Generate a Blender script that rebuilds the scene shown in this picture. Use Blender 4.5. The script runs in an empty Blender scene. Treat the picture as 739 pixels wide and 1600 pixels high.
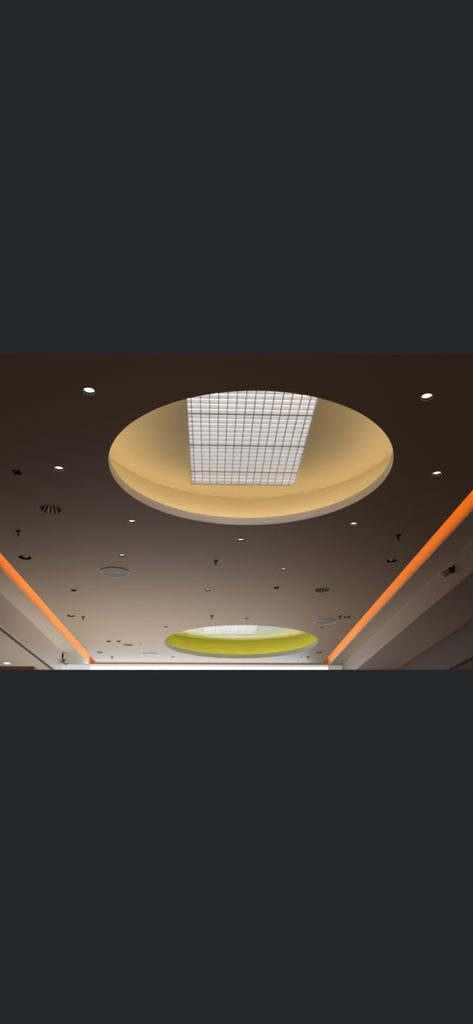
import bpy, bmesh, math
from mathutils import Vector, Matrix
PI = math.pi
C = bpy.context.scene.collection
SC = bpy.context.scene

# ------------------------------------------------------------------ camera
S = 3.2                      # height of the main ceiling above the eye, metres
EYE = 1.6
def W(x, y, z): return Vector((S*x, S*y, EYE + S*z))
F_PX, PITCH, YAW, ROLL = 996.8, 0.4148, 0.03914, -0.00356
fw = Vector((math.sin(YAW)*math.cos(PITCH), math.cos(YAW)*math.cos(PITCH), math.sin(PITCH)))
rt = Vector((math.cos(YAW), -math.sin(YAW), 0)); up = rt.cross(fw)
rt2 = rt*math.cos(ROLL) + up*math.sin(ROLL); up2 = -rt*math.sin(ROLL) + up*math.cos(ROLL)
cd = bpy.data.cameras.new('camera'); cam = bpy.data.objects.new('camera', cd); C.objects.link(cam)
cd.sensor_fit = 'HORIZONTAL'; cd.sensor_width = 36; cd.lens = F_PX/739*36
cd.clip_start = 0.05; cd.clip_end = 200
m = Matrix((rt2, up2, -fw)).transposed().to_4x4(); m.translation = Vector((0, 0, EYE)); cam.matrix_world = m
SC.camera = cam

# ------------------------------------------------------------------ world, light, exposure
wd = bpy.data.worlds.new('world'); SC.world = wd; wd.use_nodes = True
bg = wd.node_tree.nodes['Background']; bg.inputs[0].default_value = (0.0185, 0.0194, 0.0212, 1); bg.inputs[1].default_value = 1
SC.view_settings.view_transform = 'Standard'; SC.view_settings.look = 'None'
SC.view_settings.exposure = 0; SC.view_settings.gamma = 1; SC.view_settings.use_curve_mapping = False
def area(name, loc, aim, sx, sy, power, col):
    l = bpy.data.lights.new(name, 'AREA'); l.shape = 'RECTANGLE'; l.size = sx; l.size_y = sy; l.energy = power; l.color = col
    o = bpy.data.objects.new(name, l); C.objects.link(o); o.location = loc
    o.rotation_euler = (Vector(aim)).to_track_quat('-Z', 'Y').to_euler(); return o
area('daylight_end_window', W(-.12, 5.42, .86), (0, -1, 0), 6.0, .7, 52, (.62, .80, 1))
area('daylight_end_doors', W(-.05, 5.40, -.2), (0, -1, 0), 8.0, 4.4, 50, (1, .52, .50))  # added fill lamp, low at the end wall, tint fitted to the ceiling
area('floor_bounce_mid', (-1.5, 12.5, .05), (0, 0, 1), 5.0, 3.0, 66, (.93, .95, .95)).data.spread = 2.1  # added upward lamp standing in for daylight off the unbuilt floor
area('floor_bounce_end', (-1.5, 15.6, .05), (0, 0, 1), 6.0, 2.6, 100, (.80, .94, .95)).data.spread = 2.1  # second added upward lamp for floor bounce, nearer the end wall
area('warm_hall_lamps', (0, -3, .4), (0, 1, .4), 6, 1.5, 38, (1, .66, .28))  # added warm fill behind the camera, not a fitting of the hall

# ------------------------------------------------------------------ materials
def mat(name, col, rough=.6, metal=0, emit=None, es=0, bump=0, var=0, scale=6, spec=.5):
    mt = bpy.data.materials.new(name); mt.use_nodes = True; nt = mt.node_tree; b = nt.nodes['Principled BSDF']
    b.inputs['Base Color'].default_value = (*col, 1); b.inputs['Roughness'].default_value = rough; b.inputs['Metallic'].default_value = metal
    b.inputs['Specular IOR Level'].default_value = spec
    if emit: b.inputs['Emission Color'].default_value = (*emit, 1); b.inputs['Emission Strength'].default_value = es
    if bump or var:
        tc = nt.nodes.new('ShaderNodeTexCoord'); n = nt.nodes.new('ShaderNodeTexNoise'); n.inputs['Scale'].default_value = scale; n.inputs['Detail'].default_value = 4
        nt.links.new(tc.outputs['Object'], n.inputs['Vector'])
    if bump:
        bp = nt.nodes.new('ShaderNodeBump'); bp.inputs['Strength'].default_value = bump; bp.inputs['Distance'].default_value = .01
        nt.links.new(n.outputs['Fac'], bp.inputs['Height']); nt.links.new(bp.outputs[0], b.inputs['Normal'])
    if var:
        r = nt.nodes.new('ShaderNodeMapRange'); r.inputs[3].default_value = 1-var; r.inputs[4].default_value = 1+var
        mx = nt.nodes.new('ShaderNodeVectorMath'); mx.operation = 'SCALE'; mx.inputs[0].default_value = col
        nt.links.new(n.outputs['Fac'], r.inputs[0]); nt.links.new(r.outputs[0], mx.inputs['Scale']); nt.links.new(mx.outputs[0], b.inputs['Base Color'])
    return mt
M = {}
M['ceiling'] = mat('ceiling_paint', (.47, .325, .215), .6, var=.02, bump=.02, scale=3, spec=.35)
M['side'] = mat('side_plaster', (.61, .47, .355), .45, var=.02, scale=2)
M['side_dark'] = mat('bulkhead_dark_paint', (.24, .165, .115), .6, spec=.2)  # darker tone than the side plaster, used on the lower right bulkhead face
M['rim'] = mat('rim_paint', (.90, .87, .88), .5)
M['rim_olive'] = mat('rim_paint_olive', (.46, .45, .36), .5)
M['tan'] = mat('recess_paint_cream', (.80, .71, .50), .7, var=.01)
M['green'] = mat('recess_paint_green', (.57, .56, .13), .7, var=.01)
M['white_disc'] = mat('recess_paint_white', (.70, .70, .66), .7)
M['cove_warm'] = mat('cove_tube_warm', (1, 1, 1), .5, emit=(1, .85, .56), es=15)
M['cove_green'] = mat('cove_tube_green', (1, 1, 1), .5, emit=(1, .96, .14), es=13.5)
M['diffuser'] = mat('skylight_diffuser', (.8, .8, .8), .6, emit=(.97, .97, 1), es=.80)
M['louver'] = mat('louver_white', (.94, .93, .94), .5)
M['mullion'] = mat('mullion_grey_brown', (.34, .30, .20), .5)
M['frame'] = mat('skylight_frame_paint', (.80, .72, .58), .5)
M['orange_tube'] = mat('orange_tube', (.5, .2, .05), .5, emit=(1, .235, .003), es=10.8)
M['cove_paint'] = mat('cove_paint', (.86, .74, .40), .6)
M['frosted_grey'] = mat('frosted_glass_grey', (.5, .5, .48), .4, emit=(.95, .97, .92), es=.27)  # emission added so the right soffit end looks dimly lit
M['frosted'] = mat('frosted_glass', (.8, .8, .78), .4, emit=(.94, .97, 1), es=.42)  # emission added so the header band and left end surface look lit
M['orange_dim'] = mat('orange_paint_matt', (.62, .30, .18), .6)
M['white_metal'] = mat('white_metal', (.75, .70, .66), .35)
M['black'] = mat('black_baffle', (.008, .007, .006), .9, spec=.05)
M['lamp'] = mat('downlight_bowl', (1, 1, 1), .5, emit=(1, .90, .76), es=4.5)
M['chrome'] = mat('chrome', (.95, .95, .95), .32, .75)
M['dark_brown'] = mat('dark_brown_housing', (.035, .018, .012), .5)
M['brass'] = mat('dark_bronze', (.05, .035, .025), .4, .6)
M['grille'] = mat('speaker_grille', (.34, .29, .25), .5, 0, bump=.3, scale=160)
M['slot'] = mat('slot_black', (.015, .012, .011), .5)
M['slot_grey'] = mat('slot_vane_grey', (.28, .26, .24), .4, .5)
M['wood'] = mat('beam_brown', (.20, .08, .035), .5, var=.2, scale=8)
M['glass'] = mat('bright_glazing', (.9, .9, .9), .3, emit=(.96, .99, 1), es=1.1)
M['pale'] = mat('pale_frame', (.8, .82, .82), .4)
M['header'] = mat('header_paint', (.82, .80, .78), .5)
M['spot_body'] = mat('spot_body_grey', (.45, .45, .42), .4, .2)

# ------------------------------------------------------------------ helpers
CUT_TOP = None
def ray(px, py): return fw + rt2*((px-369.5)/F_PX) + up2*((800-py)/F_PX)
E0 = Vector((0, 0, EYE))
# the model stops where the photograph's view stops: two flat section planes through the hall
SECT_UP = (-(ray(0, 553.6).cross(ray(739, 553.6)))).normalized()
SECT_DN = (-(ray(0, 1046.4).cross(ray(739, 1046.4)))).normalized()
if SECT_UP.dot(up2) < 0: SECT_UP = -SECT_UP
if SECT_DN.dot(up2) > 0: SECT_DN = -SECT_DN
def cut(bm, loc=Vector((0, 0, 0))):
    for n in (SECT_UP, SECT_DN):
        bmesh.ops.bisect_plane(bm, geom=bm.verts[:]+bm.edges[:]+bm.faces[:], plane_co=E0-loc, plane_no=n, clear_outer=True, dist=1e-5)
def link(name, bm, m, parent=None, loc=None, smooth=False):
    me = bpy.data.meshes.new(name); bm.normal_update(); bm.to_mesh(me); bm.free(); me.materials.append(M[m])
    if smooth:
        for p in me.polygons: p.use_smooth = True
    o = bpy.data.objects.new(name, me); C.objects.link(o)
    if loc is not None: o.location = loc
    if parent: o.parent = parent
    return o
def tag(o, label=None, cat=None, group=None, kind=None):
    for k, v in (('label', label), ('category', cat), ('group', group), ('kind', kind)):
        if v: o[k] = v
    return o
def empty(name, loc, label, cat, group=None, kind=None):
    o = bpy.data.objects.new(name, None); C.objects.link(o); o.location = loc; o.empty_display_size = .1
    return tag(o, label, cat, group, kind)
def box(bm, a, b):
    (x0, y0, z0), (x1, y1, z1) = a, b
    v = [bm.verts.new(p) for p in ((x0,y0,z0),(x1,y0,z0),(x1,y1,z0),(x0,y1,z0),(x0,y0,z1),(x1,y0,z1),(x1,y1,z1),(x0,y1,z1))]
    for f in ((0,3,2,1),(4,5,6,7),(0,1,5,4),(1,2,6,5),(2,3,7,6),(3,0,4,7)): bm.faces.new([v[i] for i in f])
def lathe(bm, prof, n=32, c=(0, 0), closed=False):
    rings = []
    for r, z in prof:
        if r < 1e-6: rings.append([bm.verts.new((c[0], c[1], z))])
        else: rings.append([bm.verts.new((c[0]+r*math.cos(2*PI*i/n), c[1]+r*math.sin(2*PI*i/n), z)) for i in range(n)])
    pairs = list(zip(rings, rings[1:])) + ([(rings[-1], rings[0])] if closed else [])
    for A, B in pairs:
        for i in range(n):
            j = (i+1) % n
            if len(A) == 1 and len(B) == 1: continue
            if len(A) == 1: bm.faces.new((A[0], B[i], B[j]))
            elif len(B) == 1: bm.faces.new((A[i], A[j], B[0]))
            else: bm.faces.new((A[i], A[j], B[j], B[i]))
def ring_pts(cx, cy, r, n): return [(cx+r*math.cos(2*PI*i/n), cy+r*math.sin(2*PI*i/n)) for i in range(n)]
def slab(loops, z0, z1):
    """flat slab with holes; loops[0] is the outline"""
    bm = bmesh.new(); es = []
    for L in loops:
        vs = [bm.verts.new((x, y, z0)) for x, y in L]
        es += [bm.edges.new((vs[i], vs[(i+1) % len(vs)])) for i in range(len(vs))]
    bmesh.ops.triangle_fill(bm, edges=es, use_beauty=True)
    r = bmesh.ops.extrude_face_region(bm, geom=bm.faces[:])
    for v in r['geom']:
        if isinstance(v, bmesh.types.BMVert): v.co.z = z1
    bmesh.ops.recalc_face_normals(bm, faces=bm.faces[:])
    return bm
def prism(pts, y0, y1):
    """closed profile in x,z pushed along y"""
    bm = bmesh.new()
    A = [bm.verts.new((x, y0, z)) for x, z in pts]; B = [bm.verts.new((x, y1, z)) for x, z in pts]
    n = len(pts)
    for i in range(n): bm.faces.new((A[i], A[(i+1) % n], B[(i+1) % n], B[i]))
    bm.faces.new(A); bm.faces.new(B[::-1]); bmesh.ops.recalc_face_normals(bm, faces=bm.faces[:])
    return bm
def tube(bm, pts, r, n=10):
    for a, b in zip(pts, pts[1:]):
        a = Vector(a); b = Vector(b); d = (b-a); q = d.to_track_quat('Z', 'Y')
        R = [[bm.verts.new(p + q @ Vector((r*math.cos(2*PI*i/n), r*math.sin(2*PI*i/n), 0))) for i in range(n)] for p in (a, b)]
        for i in range(n): bm.faces.new((R[0][i], R[0][(i+1) % n], R[1][(i+1) % n], R[1][i]))
        bm.faces.new(R[0][::-1]); bm.faces.new(R[1])
def copy_tree(o, parent=None):
    c = o.copy(); C.objects.link(c)
    if parent: c.parent = parent
    for ch in list(o.children): copy_tree(ch, c)
    return c
def hx(x): return S*x
def hz(z): return EYE + S*z

# ------------------------------------------------------------------ layout (units of the ceiling height above the eye)
XL, XR, YE = -.965, .936, 5.443
ZS = .987                       # side soffits
DOWN = [(-.342,1.467),(.585,1.464),(-.522,1.925),(.764,1.922),(-.328,2.378),(.571,2.377),(.118,2.570),(-.417,2.781),(.345,2.957),(-.027,3.316),(-.304,4.146),(.215,3.915),(.726,4.148),(-.313,5.168)]
SQ = [(-.669,1.957),(-.746,3.336),(.339,3.260),(-.741,4.600),(-.670,4.598)]
BIG = [(-.627,2.266,.147),(.592,3.300,.143),(-.618,4.716,.125)]
MED = [(-.869,2.820,.100),(.842,2.816,.086),(-.868,3.880,.084),(.837,3.868,.078),(-.866,4.990,.082),(.835,4.953,.082)]
SPR = [(-.810,2.495),(.786,2.498),(.013,2.844),(-.797,3.901),(-.003,3.858),(.788,3.846),(-.797,5.165),(.771,5.133)]
DOT = [(-.520,4.681),(.728,5.160)]
SPK = [(-.482,3.014),(.718,3.976),(-.485,5.081)]
TH = .032*S                     # ceiling thickness = height of the rims
R1c, R1 = (.1235, 1.926), .4745
R2c, R2 = (.2115, 4.657), .5597
RT = .012                       # rim thickness

# ------------------------------------------------------------------ main ceiling
loops = [[(hx(XL), hx(.9)), (hx(XR), hx(.9)), (hx(XR), hx(YE)), (hx(XL), hx(YE))]]
loops += [ring_pts(hx(R1c[0]), hx(R1c[1]), hx(R1)+.003, 160), ring_pts(hx(R2c[0]), hx(R2c[1]), hx(R2)+.003, 160)]
for x, y in DOWN: loops.append(ring_pts(hx(x), hx(y), .052, 24))
for x, y, r in BIG+MED: loops.append(ring_pts(hx(x), hx(y), r*.93, 32))
for x, y in DOT: loops.append(ring_pts(hx(x), hx(y), .036, 20))
for x, y in SQ: loops.append([(hx(x)+a*.038, hx(y)+b*.038) for a, b in ((-1,-1),(1,-1),(1,1),(-1,1))])
bm = slab(loops, hz(1), hz(1)+TH); cut(bm)
link('ceiling', bm, 'ceiling')['kind'] = 'structure'

# side soffits, bulkheads and the lower ceilings at either side
Y0 = 1.2
XOL, XOR = -1.0195, .9905          # outer walls of the light coves
XE, YEL, ZL = -1.139, 4.96, .8315
YF = YE
bm = slab([[(hx(XOL)-.005, hx(Y0)), (hx(XOL)-.005, hx(YF)), (hx(-1.80), hx(YF)), (hx(-1.80), hx(YEL)), (hx(XE), hx(YEL)), (hx(XE), hx(Y0))]], hz(ZS), hz(ZS)+.05); cut(bm)
tag(link('ceiling_left', bm, 'side'), kind='structure')
bm = prism([(hx(XE), hz(ZS)), (hx(XE), hz(ZL)), (hx(XE)-.055, hz(ZL)), (hx(XE)-.055, hz(ZS))], hx(Y0), hx(YEL)); cut(bm)
tag(link('wall_left', bm, 'side'), kind='structure')
lampL = (-1.424, 4.545)
bm = slab([[(hx(XE)-.127, hx(Y0)), (hx(XE)-.127, hx(YEL)), (hx(-2.4), hx(YEL)), (hx(-2.4), hx(Y0))], ring_pts(hx(lampL[0]), hx(lampL[1]), .070, 24)], hz(ZL)-.001, hz(ZL)+.05); cut(bm)
tag(link('ceiling_left_lower', bm, 'side'), kind='structure')
XR1, ZR2, XR3, ZR4 = 1.103, .859, 1.410, .670
bm = prism([(hx(XOR)+.005, hz(ZS)), (hx(XR1), hz(ZS)), (hx(XR1), hz(ZS)+.05), (hx(XOR)+.005, hz(ZS)+.05)], hx(Y0), hx(YF)); cut(bm)
tag(link('ceiling_right', bm, 'side'), kind='structure')
bm = prism([(hx(XR1), hz(ZS)), (hx(XR1), hz(ZR2)), (hx(XR3)+.05, hz(ZR2)), (hx(XR3)+.05, hz(ZR2)+.05), (hx(XR1)+.05, hz(ZR2)+.05), (hx(XR1)+.05, hz(ZS))], hx(Y0), hx(YF)); cut(bm)
tag(link('wall_right', bm, 'side'), kind='structure')
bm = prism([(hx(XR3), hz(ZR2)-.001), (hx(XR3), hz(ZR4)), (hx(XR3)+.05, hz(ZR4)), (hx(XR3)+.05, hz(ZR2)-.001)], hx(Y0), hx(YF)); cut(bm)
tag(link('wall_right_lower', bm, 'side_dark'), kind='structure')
bm = slab([[(hx(XR3)+.12, hx(Y0)), (hx(2.3), hx(Y0)), (hx(2.3), hx(5.0)), (hx(XR3)+.12, hx(5.0))]], hz(ZR4), hz(ZR4)+.05); cut(bm)
tag(link('ceiling_right_lower', bm, 'side'), kind='structure')

# end wall: thin orange-brown trim that also closes the coves, header band with added glow, bright glazing beneath
bm = bmesh.new(); box(bm, (hx(XOL)+.001, hx(YE)+.001, hz(.9935)), (hx(XOR)-.001, hx(YE)+.05, hz(1.09)-.002))
tag(link('trim_1', bm, 'orange_dim'), kind='structure')
win = empty('window_1', W(0, YE, .95), 'bright daylit glazing in the end wall below the ceiling', 'window', kind='structure')
WL = W(0, YE, .95)
bm = bmesh.new(); box(bm, (hx(XOL)+.01, hx(YE)+.06, hz(.90)), (hx(XOR)-.01, hx(YE)+.075, hz(.9745))); cut(bm)
bmesh.ops.translate(bm, verts=bm.verts[:], vec=-WL); link('glazing', bm, 'glass', win)
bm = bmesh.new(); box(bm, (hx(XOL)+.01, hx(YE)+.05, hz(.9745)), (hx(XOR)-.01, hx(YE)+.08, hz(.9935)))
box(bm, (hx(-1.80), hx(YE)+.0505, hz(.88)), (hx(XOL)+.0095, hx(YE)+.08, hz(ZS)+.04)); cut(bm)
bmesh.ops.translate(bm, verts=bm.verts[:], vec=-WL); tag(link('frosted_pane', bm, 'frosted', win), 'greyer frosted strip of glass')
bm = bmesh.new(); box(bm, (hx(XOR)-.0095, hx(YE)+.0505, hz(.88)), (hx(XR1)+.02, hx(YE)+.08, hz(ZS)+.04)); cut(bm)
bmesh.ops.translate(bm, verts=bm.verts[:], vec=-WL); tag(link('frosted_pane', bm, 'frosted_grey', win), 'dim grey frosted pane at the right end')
bm = bmesh.new()
for x in (-.62, -.22, .18, .58): tube(bm, [(hx(x), hx(YE)+.03, hz(.90)), (hx(x), hx(YE)+.03, hz(.974))], .004, 6)
for x, d in ((.22, .10), (-.35, -.10)): tube(bm, [(hx(x), hx(YE)+.03, hz(.974)), (hx(x+d), hx(YE)+.03, hz(.93))], .006, 6)
cut(bm); bmesh.ops.translate(bm, verts=bm.verts[:], vec=-WL); link('window_frame', bm, 'pale', win)

# ------------------------------------------------------------------ orange light coves along both edges
def strip(X, XO, label):
    root = empty('light_strip', W(X, 3, 1), label, 'light strip', 'orange light strips along the ceiling edges')
    o = Vector(root.location); s = 1 if X > 0 else -1
    bm = prism([(hx(XO), hz(ZS)+.0005), (hx(XO), hz(1.09)), (hx(X)-s*.12, hz(1.09)), (hx(X)-s*.12, hz(1.09)+.01), (hx(XO)+s*.03, hz(1.09)+.01), (hx(XO)+s*.03, hz(ZS)+.055), (hx(XO)+s*.004, hz(ZS)+.055), (hx(XO)+s*.004, hz(ZS)+.0005)], hx(Y0), hx(YE)); cut(bm)
    bmesh.ops.translate(bm, verts=bm.verts[:], vec=-o); link('cove_wall', bm, 'cove_paint', root)
    bm = bmesh.new(); xx, zz = hx(X)-s*.053, hz(1)+TH+.030
    tube(bm, [(xx, hx(Y0), zz), (xx, hx(YE)-.02, zz)], .012, 10); cut(bm)
    bmesh.ops.translate(bm, verts=bm.verts[:], vec=-o); link('light_tube', bm, 'orange_tube', root)
strip(XL, XOL, 'long glowing orange strip along the left edge of the main ceiling')
strip(XR, XOR, 'long glowing orange strip along the right edge, by the stepped bulkhead')

# ------------------------------------------------------------------ round recesses and their skylights
def recess(c, r, dc, dr, zt, paint, disc, lamp, rimm, bars, label, sky, slabel, g='round recesses in the main ceiling'):
    root = empty('ceiling_recess', W(c[0], c[1], 1), label, 'ceiling recess', g); o = Vector(root.location)
    def done(name, bm, m, smooth=False, lab=None):
        cut(bm); bmesh.ops.translate(bm, verts=bm.verts[:], vec=-o); q = link(name, bm, m, root, smooth=smooth)
        if lab: q['label'] = lab
        return q
    cc = (hx(c[0]), hx(c[1])); dd = (hx(dc[0]), hx(dc[1]))
    bm = bmesh.new(); lathe(bm, [(hx(r), hz(1)+.0015), (hx(r), hz(1)+TH+.002), (hx(r+RT), hz(1)+TH+.002), (hx(r+RT), hz(1)+TH+.0005), (hx(r)+.0025, hz(1)+TH+.0005), (hx(r)+.0025, hz(1)+.0015)], 160, cc, True); done('rim', bm, rimm, lab='grey rim')
    bm = bmesh.new(); lathe(bm, [(hx(dr), hz(1)+TH), (hx(dr), hz(zt)), (hx(dr)+.03, hz(zt)), (hx(dr)+.03, hz(1)+TH)], 160, dd, True); done('drum_wall', bm, paint)
    x0, x1, y0, y1 = [hx(v) for v in sky]
    bm = slab([ring_pts(dd[0], dd[1], hx(dr)+.03, 160), [(x0, y0), (x1, y0), (x1, y1), (x0, y1)]], hz(zt), hz(zt)+.03); done('upper_ceiling', bm, disc)
    # cove tube standing on the ledge behind the rim
    bm = bmesh.new(); rr = .008
    lathe(bm, [(hx(r+RT)+.09+rr*math.cos(k*PI/4), hz(1)+TH+.012+rr*math.sin(k*PI/4)) for k in range(8)], 96, cc, True); done('cove_lamp', bm, lamp)
    # skylight
    sk = empty('skylight', ((x0+x1)/2, (y0+y1)/2, hz(zt)), slabel, 'skylight', 'gridded skylights inside the recesses'); so = Vector(sk.location)
    def sd(name, bm, m):
        cut(bm); bmesh.ops.translate(bm, verts=bm.verts[:], vec=-so); return link(name, bm, m, sk)
    z = hz(zt); fwid = .022
    bm = bmesh.new()
    for a, b in (((x0-fwid, y0-fwid), (x0, y1+fwid)), ((x1, y0-fwid), (x1+fwid, y1+fwid)), ((x0, y1), (x1, y1+fwid)), ((x0, y0-fwid), (x1, y0))):
        box(bm, (a[0], a[1], z-.012), (b[0], b[1], z-.0005))
    sd('frame', bm, 'frame')
    depth = .053; P = .0298*S; bt = .0035
    bm = bmesh.new(); box(bm, (x0, y0, z+depth+.002), (x1, y1, z+depth+.012)); sd('diffuser', bm, 'diffuser')
    bm = bmesh.new(); x = x0 + .5*P
    while x < x1-.02:
        box(bm, (x-bt/2, y0, z+.004), (x+bt/2, y1, z+depth)); x += P
    pitch = .2115*S/7; y = y1 - .109*S + pitch*0
    ys = []; k = -26
    base = y1 - .1085*S
    for k in range(-26, 5):
        yy = base + k*pitch
        if y0+.01 < yy < y1-.01: ys.append(yy)
    for q in ((x0+.0005, x0+.005), (x1-.005, x1-.0005)): box(bm, (q[0], y0+.001, z+.001), (q[1], y1-.001, z+depth))
    box(bm, (x0+.006, y1-.005, z+.001), (x1-.006, y1-.0005, z+depth))
    for yy in ys: box(bm, (x0, yy-bt/2, z+.006), (x1, yy+bt/2, z+depth))
    sd('louver_grid', bm, 'louver')
    bm = bmesh.new(); x = x0 + .5*P                   # grey-brown bearing bars seen from below
    while x < x1-.02:
        box(bm, (x-.0038, y0, z-.001), (x+.0038, y1, z+.0039)); x += P
    for yy in ys: box(bm, (x0, yy-.003, z+.0041), (x1, yy+.003, z+.0058))
    sd('glazing_bars', bm, bars)
    for k in (-21, -14, -7, 0):
        yy = base + k*pitch
        if yy < y0+.01: continue
        bm = bmesh.new(); box(bm, (x0, yy-.006, z-.004), (x1, yy+.006, z+.0035)); cut(bm)
        if not len(bm.faces): bm.free(); continue
        bmesh.ops.translate(bm, verts=bm.verts[:], vec=-so); link('mullion', bm, bars, sk)
recess(R1c, R1, (.126, 1.935), .562, 1.168, 'tan', 'tan', 'cove_warm', 'rim', 'mullion', 'large round ceiling recess painted cream yellow, nearest the camera',
       (-.0925, .3325, 1.505, 2.366), 'large white gridded skylight above the cream yellow recess')
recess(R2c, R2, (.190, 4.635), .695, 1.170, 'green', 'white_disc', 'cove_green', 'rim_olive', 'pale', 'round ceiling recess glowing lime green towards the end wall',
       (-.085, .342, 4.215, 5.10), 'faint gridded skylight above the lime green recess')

# ------------------------------------------------------------------ small round downlights
def make_downlight(lens=False):
    root = empty('downlight', (0, 0, 0), 'x', 'downlight')
    if lens:
        bm = bmesh.new(); lathe(bm, [(.066, 0), (.066, -.005), (.084, -.005), (.086, -.0015), (.086, 0)], 32, closed=True); link('trim_ring', bm, 'white_metal', root, smooth=False)
        bm = bmesh.new(); lathe(bm, [(.068, .002), (.05, -.006), (0, -.010)], 32); link('lens', bm, 'lamp', root, smooth=True)
        return root
    bm = bmesh.new(); lathe(bm, [(.0505, .001), (.0508, -.004), (.053, -.005), (.058, -.002), (.058, 0), (.0518, .001)], 36, closed=True); link('trim_ring', bm, 'white_metal', root, smooth=True)
    bm = bmesh.new(); lathe(bm, [(.0500, -.002), (.0490, .020), (.0505, .020), (.0515, -.001)], 36, closed=True); link('baffle', bm, 'black', root, smooth=False)
    bm = bmesh.new(); lathe(bm, [(.0490, .020), (.0475, .030), (.044, .044), (.048, .044), (.0505, .020)], 36, closed=True); link('reflector', bm, 'white_metal', root, smooth=False)
    bm = bmesh.new(); lathe(bm, [(.044, .044), (.036, .062), (.02, .072), (0, .074)], 36); link('lamp_bowl', bm, 'lamp', root, smooth=True)
    return root
DL = [
 'lit round downlight near the top left corner of the main ceiling',
 'lit round downlight near the top right corner of the main ceiling',
 'lit round downlight between the dark square fitting and the cream recess',
 'lit round downlight on the right, just above the orange strip',
 'lit round downlight below the left part of the cream recess rim',
 'lit round downlight below the right part of the cream recess rim',
 'lit round downlight centred just beneath the cream recess rim',
 'lit round downlight just above the pale round speaker on the left',
 'dim lit round downlight above the small square fitting right of centre',
 'dim orange-tinted downlight between the centre sprinklers',
 'small dark downlight just above the left end of the green recess',
 'small dark downlight just above the middle of the green recess',
 'small dark downlight beneath the right-hand speaker',
 'small faint downlight under the left rim of the green recess']
p = make_downlight()
for i, ((x, y), lab) in enumerate(zip(DOWN, DL)):
    o = p if i == 0 else copy_tree(p)
    o.location = W(x, y, 1); o['label'] = lab; o['group'] = 'small round downlights in the main ceiling'
# two tiny unlit ones
bmD = None
for i, ((x, y), lab) in enumerate(zip(DOT, ('tiny unlit ceiling spot right of the large round fitting, left of the green recess', 'tiny unlit ceiling spot near the right end of the end wall'))):
    root = empty('ceiling_spot', W(x, y, 1), lab, 'ceiling spot', 'tiny unlit spots in the main ceiling')
    bm = bmesh.new(); lathe(bm, [(.033, .001), (.033, -.004), (.045, -.003), (.045, 0), (.035, .001)], 24, closed=True); link('trim_ring', bm, 'white_metal', root)
    bm = bmesh.new(); lathe(bm, [(.033, 0), (.033, .05), (0, .05)], 24); link('housing', bm, 'dark_brown', root)
# lit lamp in the lower ceiling on the left
o = make_downlight(True); o.location = W(lampL[0], lampL[1], ZL)
o['label'] = 'lit downlight in the lower side ceiling at bottom left, above the brown beam'; o['group'] = 'downlights of the side ceiling'

# ------------------------------------------------------------------ large round fittings with chrome reflectors
def make_big(r):
    root = empty('recessed_light', (0, 0, 0), 'x', 'recessed light')
    bm = bmesh.new(); lathe(bm, [(r*.90, .001), (r*.91, -.004), (r, -.003), (r, 0), (r*.925, .001)], 40, closed=True); link('trim_ring', bm, 'ceiling', root)
    bm = bmesh.new()                                    # fluted reflector, narrowing upwards
    n = 144; cor = .045
    rings = [[bm.verts.new((b*(1+k*cor*math.cos(2*PI*i/n*12))*math.cos(2*PI*i/n), b*(1+k*cor*math.cos(2*PI*i/n*12))*math.sin(2*PI*i/n), z)) for i in range(n)]
             for b, z, k in ((r*.90, -.001, .2), (r*.88, .006, 1), (r*.75, .045, 1), (r*.58, .090, 1), (r*.50, .105, 1))]
    for A, B in zip(rings, rings[1:]):
        for i in range(n): bm.faces.new((A[i], B[i], B[(i+1) % n], A[(i+1) % n]))
    link('reflector', bm, 'chrome', root, smooth=True)
    bm = bmesh.new(); lathe(bm, [(r*.52, .104), (r*.50, .112), (0, .114)], 32)
    for k in range(12):                                 # black ribs in the valleys between the flutes
        a = 2*PI*(k+.5)/12; d = Vector((math.cos(a), math.sin(a), 0)); q = Vector((-d.y, d.x, 0))
        P4 = [(r*.845, .007), (r*.49, .103), (r*.47, .095), (r*.80, .002)]
        A = [bm.verts.new(d*x + q*r*.040 + Vector((0, 0, z))) for x, z in P4]; B = [bm.verts.new(d*x - q*r*.040 + Vector((0, 0, z))) for x, z in P4]
        for i in range(4): bm.faces.new((A[i], A[(i+1) % 4], B[(i+1) % 4], B[i]))
        bm.faces.new(A); bm.faces.new(B[::-1])
    bmesh.ops.recalc_face_normals(bm, faces=bm.faces[:]); link('ribs', bm, 'black', root)
    bm = bmesh.new(); lathe(bm, [(0, .050), (r*.10, .053), (r*.15, .07), (r*.15, .11), (0, .112)], 20); link('lamp', bm, 'white_metal', root, smooth=True)
    return root
BL = ['largest round recessed light with chrome and black ribs, on the left',
      'round ribbed chrome light in the right half, above the right-hand speaker',
      'round ribbed light at far left, beside two small square fittings']
for (x, y, r), lab in zip(BIG, BL):
    o = make_big(r); o.location = W(x, y, 1); o['label'] = lab; o['group'] = 'large ribbed recessed lights'
def make_med(r):
    root = empty('recessed_spotlight', (0, 0, 0), 'x', 'recessed spotlight')
    bm = bmesh.new(); lathe(bm, [(r*.90, .001), (r*.91, -.004), (r, -.003), (r, 0), (r*.925, .001)], 36, closed=True); link('trim_ring', bm, 'ceiling', root)
    bm = bmesh.new(); lathe(bm, [(r*.90, -.001), (r*.88, .07), (0, .09)], 36); link('housing', bm, 'black', root, smooth=False)
    bm = bmesh.new()
    lathe(bm, [(r*.30, .004), (r*.42, .010), (r*.42, .055), (r*.2, .07), (0, .072)], 20); lathe(bm, [(r*.30, .004), (r*.12, .05), (0, .052)], 20)
    link('lamp', bm, 'chrome', root, smooth=True)
    return root
ML = ['dark round spotlight beside the left orange strip, nearest of its row', 'dark round spotlight beside the right orange strip, nearest of its row',
      'dark round spotlight next to a sprinkler by the left strip, halfway down the hall', 'dark round spotlight next to a sprinkler by the right strip, halfway down the hall',
      'small dark spotlight near the left strip end, above the last left sprinkler', 'small dark spotlight near the right strip end, beside the green recess']
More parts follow.
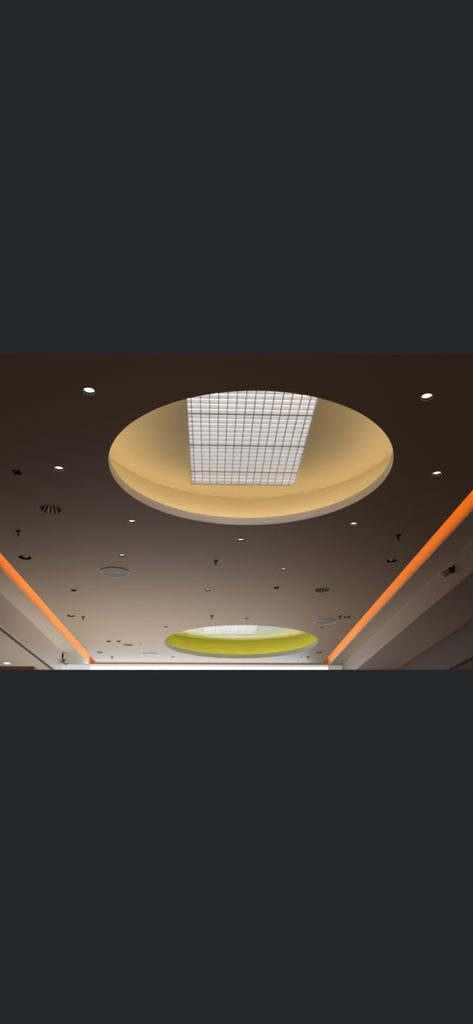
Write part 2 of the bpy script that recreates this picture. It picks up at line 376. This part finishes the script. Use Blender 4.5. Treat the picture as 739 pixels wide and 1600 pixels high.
for (x, y, r), lab in zip(MED, ML):
    o = make_med(r); o.location = W(x, y, 1); o['label'] = lab; o['group'] = 'dark round spotlights along the strips'

# ------------------------------------------------------------------ square dark fittings
p = empty('square_ceiling_light', (0, 0, 0), 'x', 'square ceiling light')
bm = bmesh.new(); a = .034; b = .043
for q, w in (((-b, -b), (-a, b)), ((a, -b), (b, b)), ((-a, a), (a, b)), ((-a, -b), (a, -a))): box(bm, (q[0], q[1], -.010), (w[0], w[1], -.0005))
link('square_trim', bm, 'dark_brown', p)
bm = bmesh.new(); box(bm, (-.0335, -.0335, -.006), (.0335, .0335, .05)); link('housing', bm, 'dark_brown', p)
bm = bmesh.new()
for k in range(4): box(bm, (-.033, -.026+k*.016, -.0085), (.033, -.022+k*.016, -.0061))
link('baffle', bm, 'black', p)
QL = ['dark square ceiling fitting at far left, left of a lit downlight', 'small dark square fitting near the left strip, below the pale speaker',
      'small dark square fitting right of centre, below a dim downlight', 'tiny square fitting near the left strip end, the left one of a close pair',
      'tiny square fitting near the left strip end, next to the ribbed round light']
for i, ((x, y), lab) in enumerate(zip(SQ, QL)):
    o = p if i == 0 else copy_tree(p); o.location = W(x, y, 1); o['label'] = lab; o['group'] = 'dark square fittings in the main ceiling'

# ------------------------------------------------------------------ sprinklers
p = empty('sprinkler', (0, 0, 0), 'x', 'sprinkler')
bm = bmesh.new(); lathe(bm, [(0, 0), (.040, 0), (.040, -.004), (.026, -.012), (.013, -.015), (0, -.015)], 24); link('escutcheon', bm, 'brass', p, smooth=False)
bm = bmesh.new(); lathe(bm, [(0, -.014), (.011, -.014), (.011, -.034), (.008, -.036), (.005, -.056), (.004, -.066), (0, -.066)], 14)
for s in (-1, 1): tube(bm, [(s*.010, 0, -.034), (s*.012, 0, -.050), (s*.003, 0, -.066)], .0022, 6)
link('stem', bm, 'brass', p)
bm = bmesh.new(); lathe(bm, [(0, -.066), (.011, -.066), (.012, -.068), (0, -.069)], 16); link('deflector', bm, 'brass', p)
PL = ['pendant sprinkler by the left strip, above the nearest dark spotlight', 'pendant sprinkler by the right strip, above the nearest dark spotlight',
      'pendant sprinkler on the centre line below the cream recess', 'pendant sprinkler by the left strip halfway down the hall',
      'pendant sprinkler on the centre line just before the green recess', 'pendant sprinkler right of the right-hand speaker, beside a dark spotlight',
      'tiny sprinkler at the end wall near the left strip', 'tiny sprinkler at the end wall near the right strip']
for i, ((x, y), lab) in enumerate(zip(SPR, PL)):
    o = p if i == 0 else copy_tree(p); o.location = W(x, y, 1); o['label'] = lab; o['group'] = 'pendant sprinklers'

# ------------------------------------------------------------------ round speakers
p = empty('ceiling_speaker', (0, 0, 0), 'x', 'speaker'); r = .222
bm = bmesh.new(); lathe(bm, [(r-.020, -.006), (r-.018, -.016), (r-.008, -.020), (r-.001, -.014), (r, 0), (r-.02, 0)], 56, closed=True); link('bezel', bm, 'white_metal', p, smooth=True)
bm = bmesh.new(); lathe(bm, [(r-.019, -.004), (r-.019, -.011), (r*.5, -.013), (0, -.014)], 56); link('grille', bm, 'grille', p, smooth=False)
KL = ['large round pale ceiling speaker with grey grille, on the left', 'round grey ceiling speaker above the right end of the green recess',
      'faint round ceiling speaker left of the green recess by the end wall']
for i, ((x, y), lab) in enumerate(zip(SPK, KL)):
    o = p if i == 0 else copy_tree(p); o.location = W(x, y, 1); o['label'] = lab; o['group'] = 'round ceiling speakers'

# ------------------------------------------------------------------ slot diffusers, beam
def slotd(x0, x1, z, y0, y1, label):
    root = empty('slot_diffuser', ((x0+x1)/2, y0, z), label, 'air diffuser', 'black linear slot diffusers'); o = Vector(root.location)
    w = x1-x0
    bm = bmesh.new(); box(bm, (x0, y0, z+.01), (x1, y1, z+.05)); cut(bm); bmesh.ops.translate(bm, verts=bm.verts[:], vec=-o); link('channel', bm, 'slot', root)
    bm = bmesh.new()
    box(bm, (x0+w*.42, y0, z-.004), (x0+w*.56, y1, z+.0095)); cut(bm); bmesh.ops.translate(bm, verts=bm.verts[:], vec=-o); link('vane', bm, 'slot_grey', root)
slotd(hx(XE)-.126, hx(XE)-.056, hz(ZL), hx(Y0), hx(YEL)-.02, 'long black slot diffuser along the left lower ceiling edge')
slotd(hx(XR3)+.051, hx(XR3)+.119, hz(ZR4), hx(Y0), hx(4.99), 'black slot diffuser under the right bulkhead, bottom right corner')
bm = bmesh.new(); box(bm, (hx(-2.4), hx(4.665), hz(.74)), (hx(-1.268), hx(4.82), hz(ZL)-.002)); bmesh.ops.bevel(bm, geom=bm.edges[:], offset=.008, segments=2, affect='EDGES'); cut(bm)
tag(link('cross_beam', bm, 'wood'), 'brown cross beam under the lower side ceiling at bottom left', 'beam')

# ------------------------------------------------------------------ spotlights on brackets
def bracket_spot(base, stem, head, aim, r, L, label, side):
    root = empty('spotlight', base, label, 'spotlight', 'bracket spotlights on the side bulkheads'); o = Vector(base)
    stem = [Vector(q)-o for q in stem]; head = Vector(head)-o; aim = Vector(aim).normalized()
    bm = bmesh.new(); tube(bm, stem, .010, 8)
    box(bm, (-.012 if side > 0 else 0, -.04, -.05), (0 if side > 0 else .012, .04, .05)); link('bracket', bm, 'brass', root)
    q = aim.to_track_quat('Z', 'Y'); rot = q.to_matrix().to_4x4(); rot.translation = head
    bm = bmesh.new(); lathe(bm, [(0, -L*.5), (r*.75, -L*.5), (r*.9, -L*.42), (r*.9, -L*.05), (0, -L*.05)], 24); bmesh.ops.transform(bm, matrix=rot, verts=bm.verts[:]); link('lamp_housing', bm, 'dark_brown', root)
    bm = bmesh.new(); lathe(bm, [(0, -L*.05), (r*.92, -L*.05), (r, L*.45), (r*.92, L*.5), (r*.86, L*.42), (0, L*.30)], 24); bmesh.ops.transform(bm, matrix=rot, verts=bm.verts[:]); link('lamp_head', bm, 'spot_body', root)
b = W(XR1, 2.745, .934)
bracket_spot(b, [b+Vector((0, 0, .03)), b+Vector((-.06, 0, .03)), b+Vector((-.06, 0, -.01))], b+Vector((-.085, 0, -.035)), (-.75, .1, -.45), .048, .16,
             'grey cylindrical spotlight on a dark bracket, on the right bulkhead', 1)
b = W(XE, 4.94, .965)
bracket_spot(b, [b+Vector((0.02, 0, .03)), b+Vector((.02, 0, -.16)), b+Vector((.06, 0, -.16))], b+Vector((.08, 0, -.16)), (.5, -.6, -.4), .055, .14,
             'small grey spotlight on a bracket at the far end of the left bulkhead', -1)
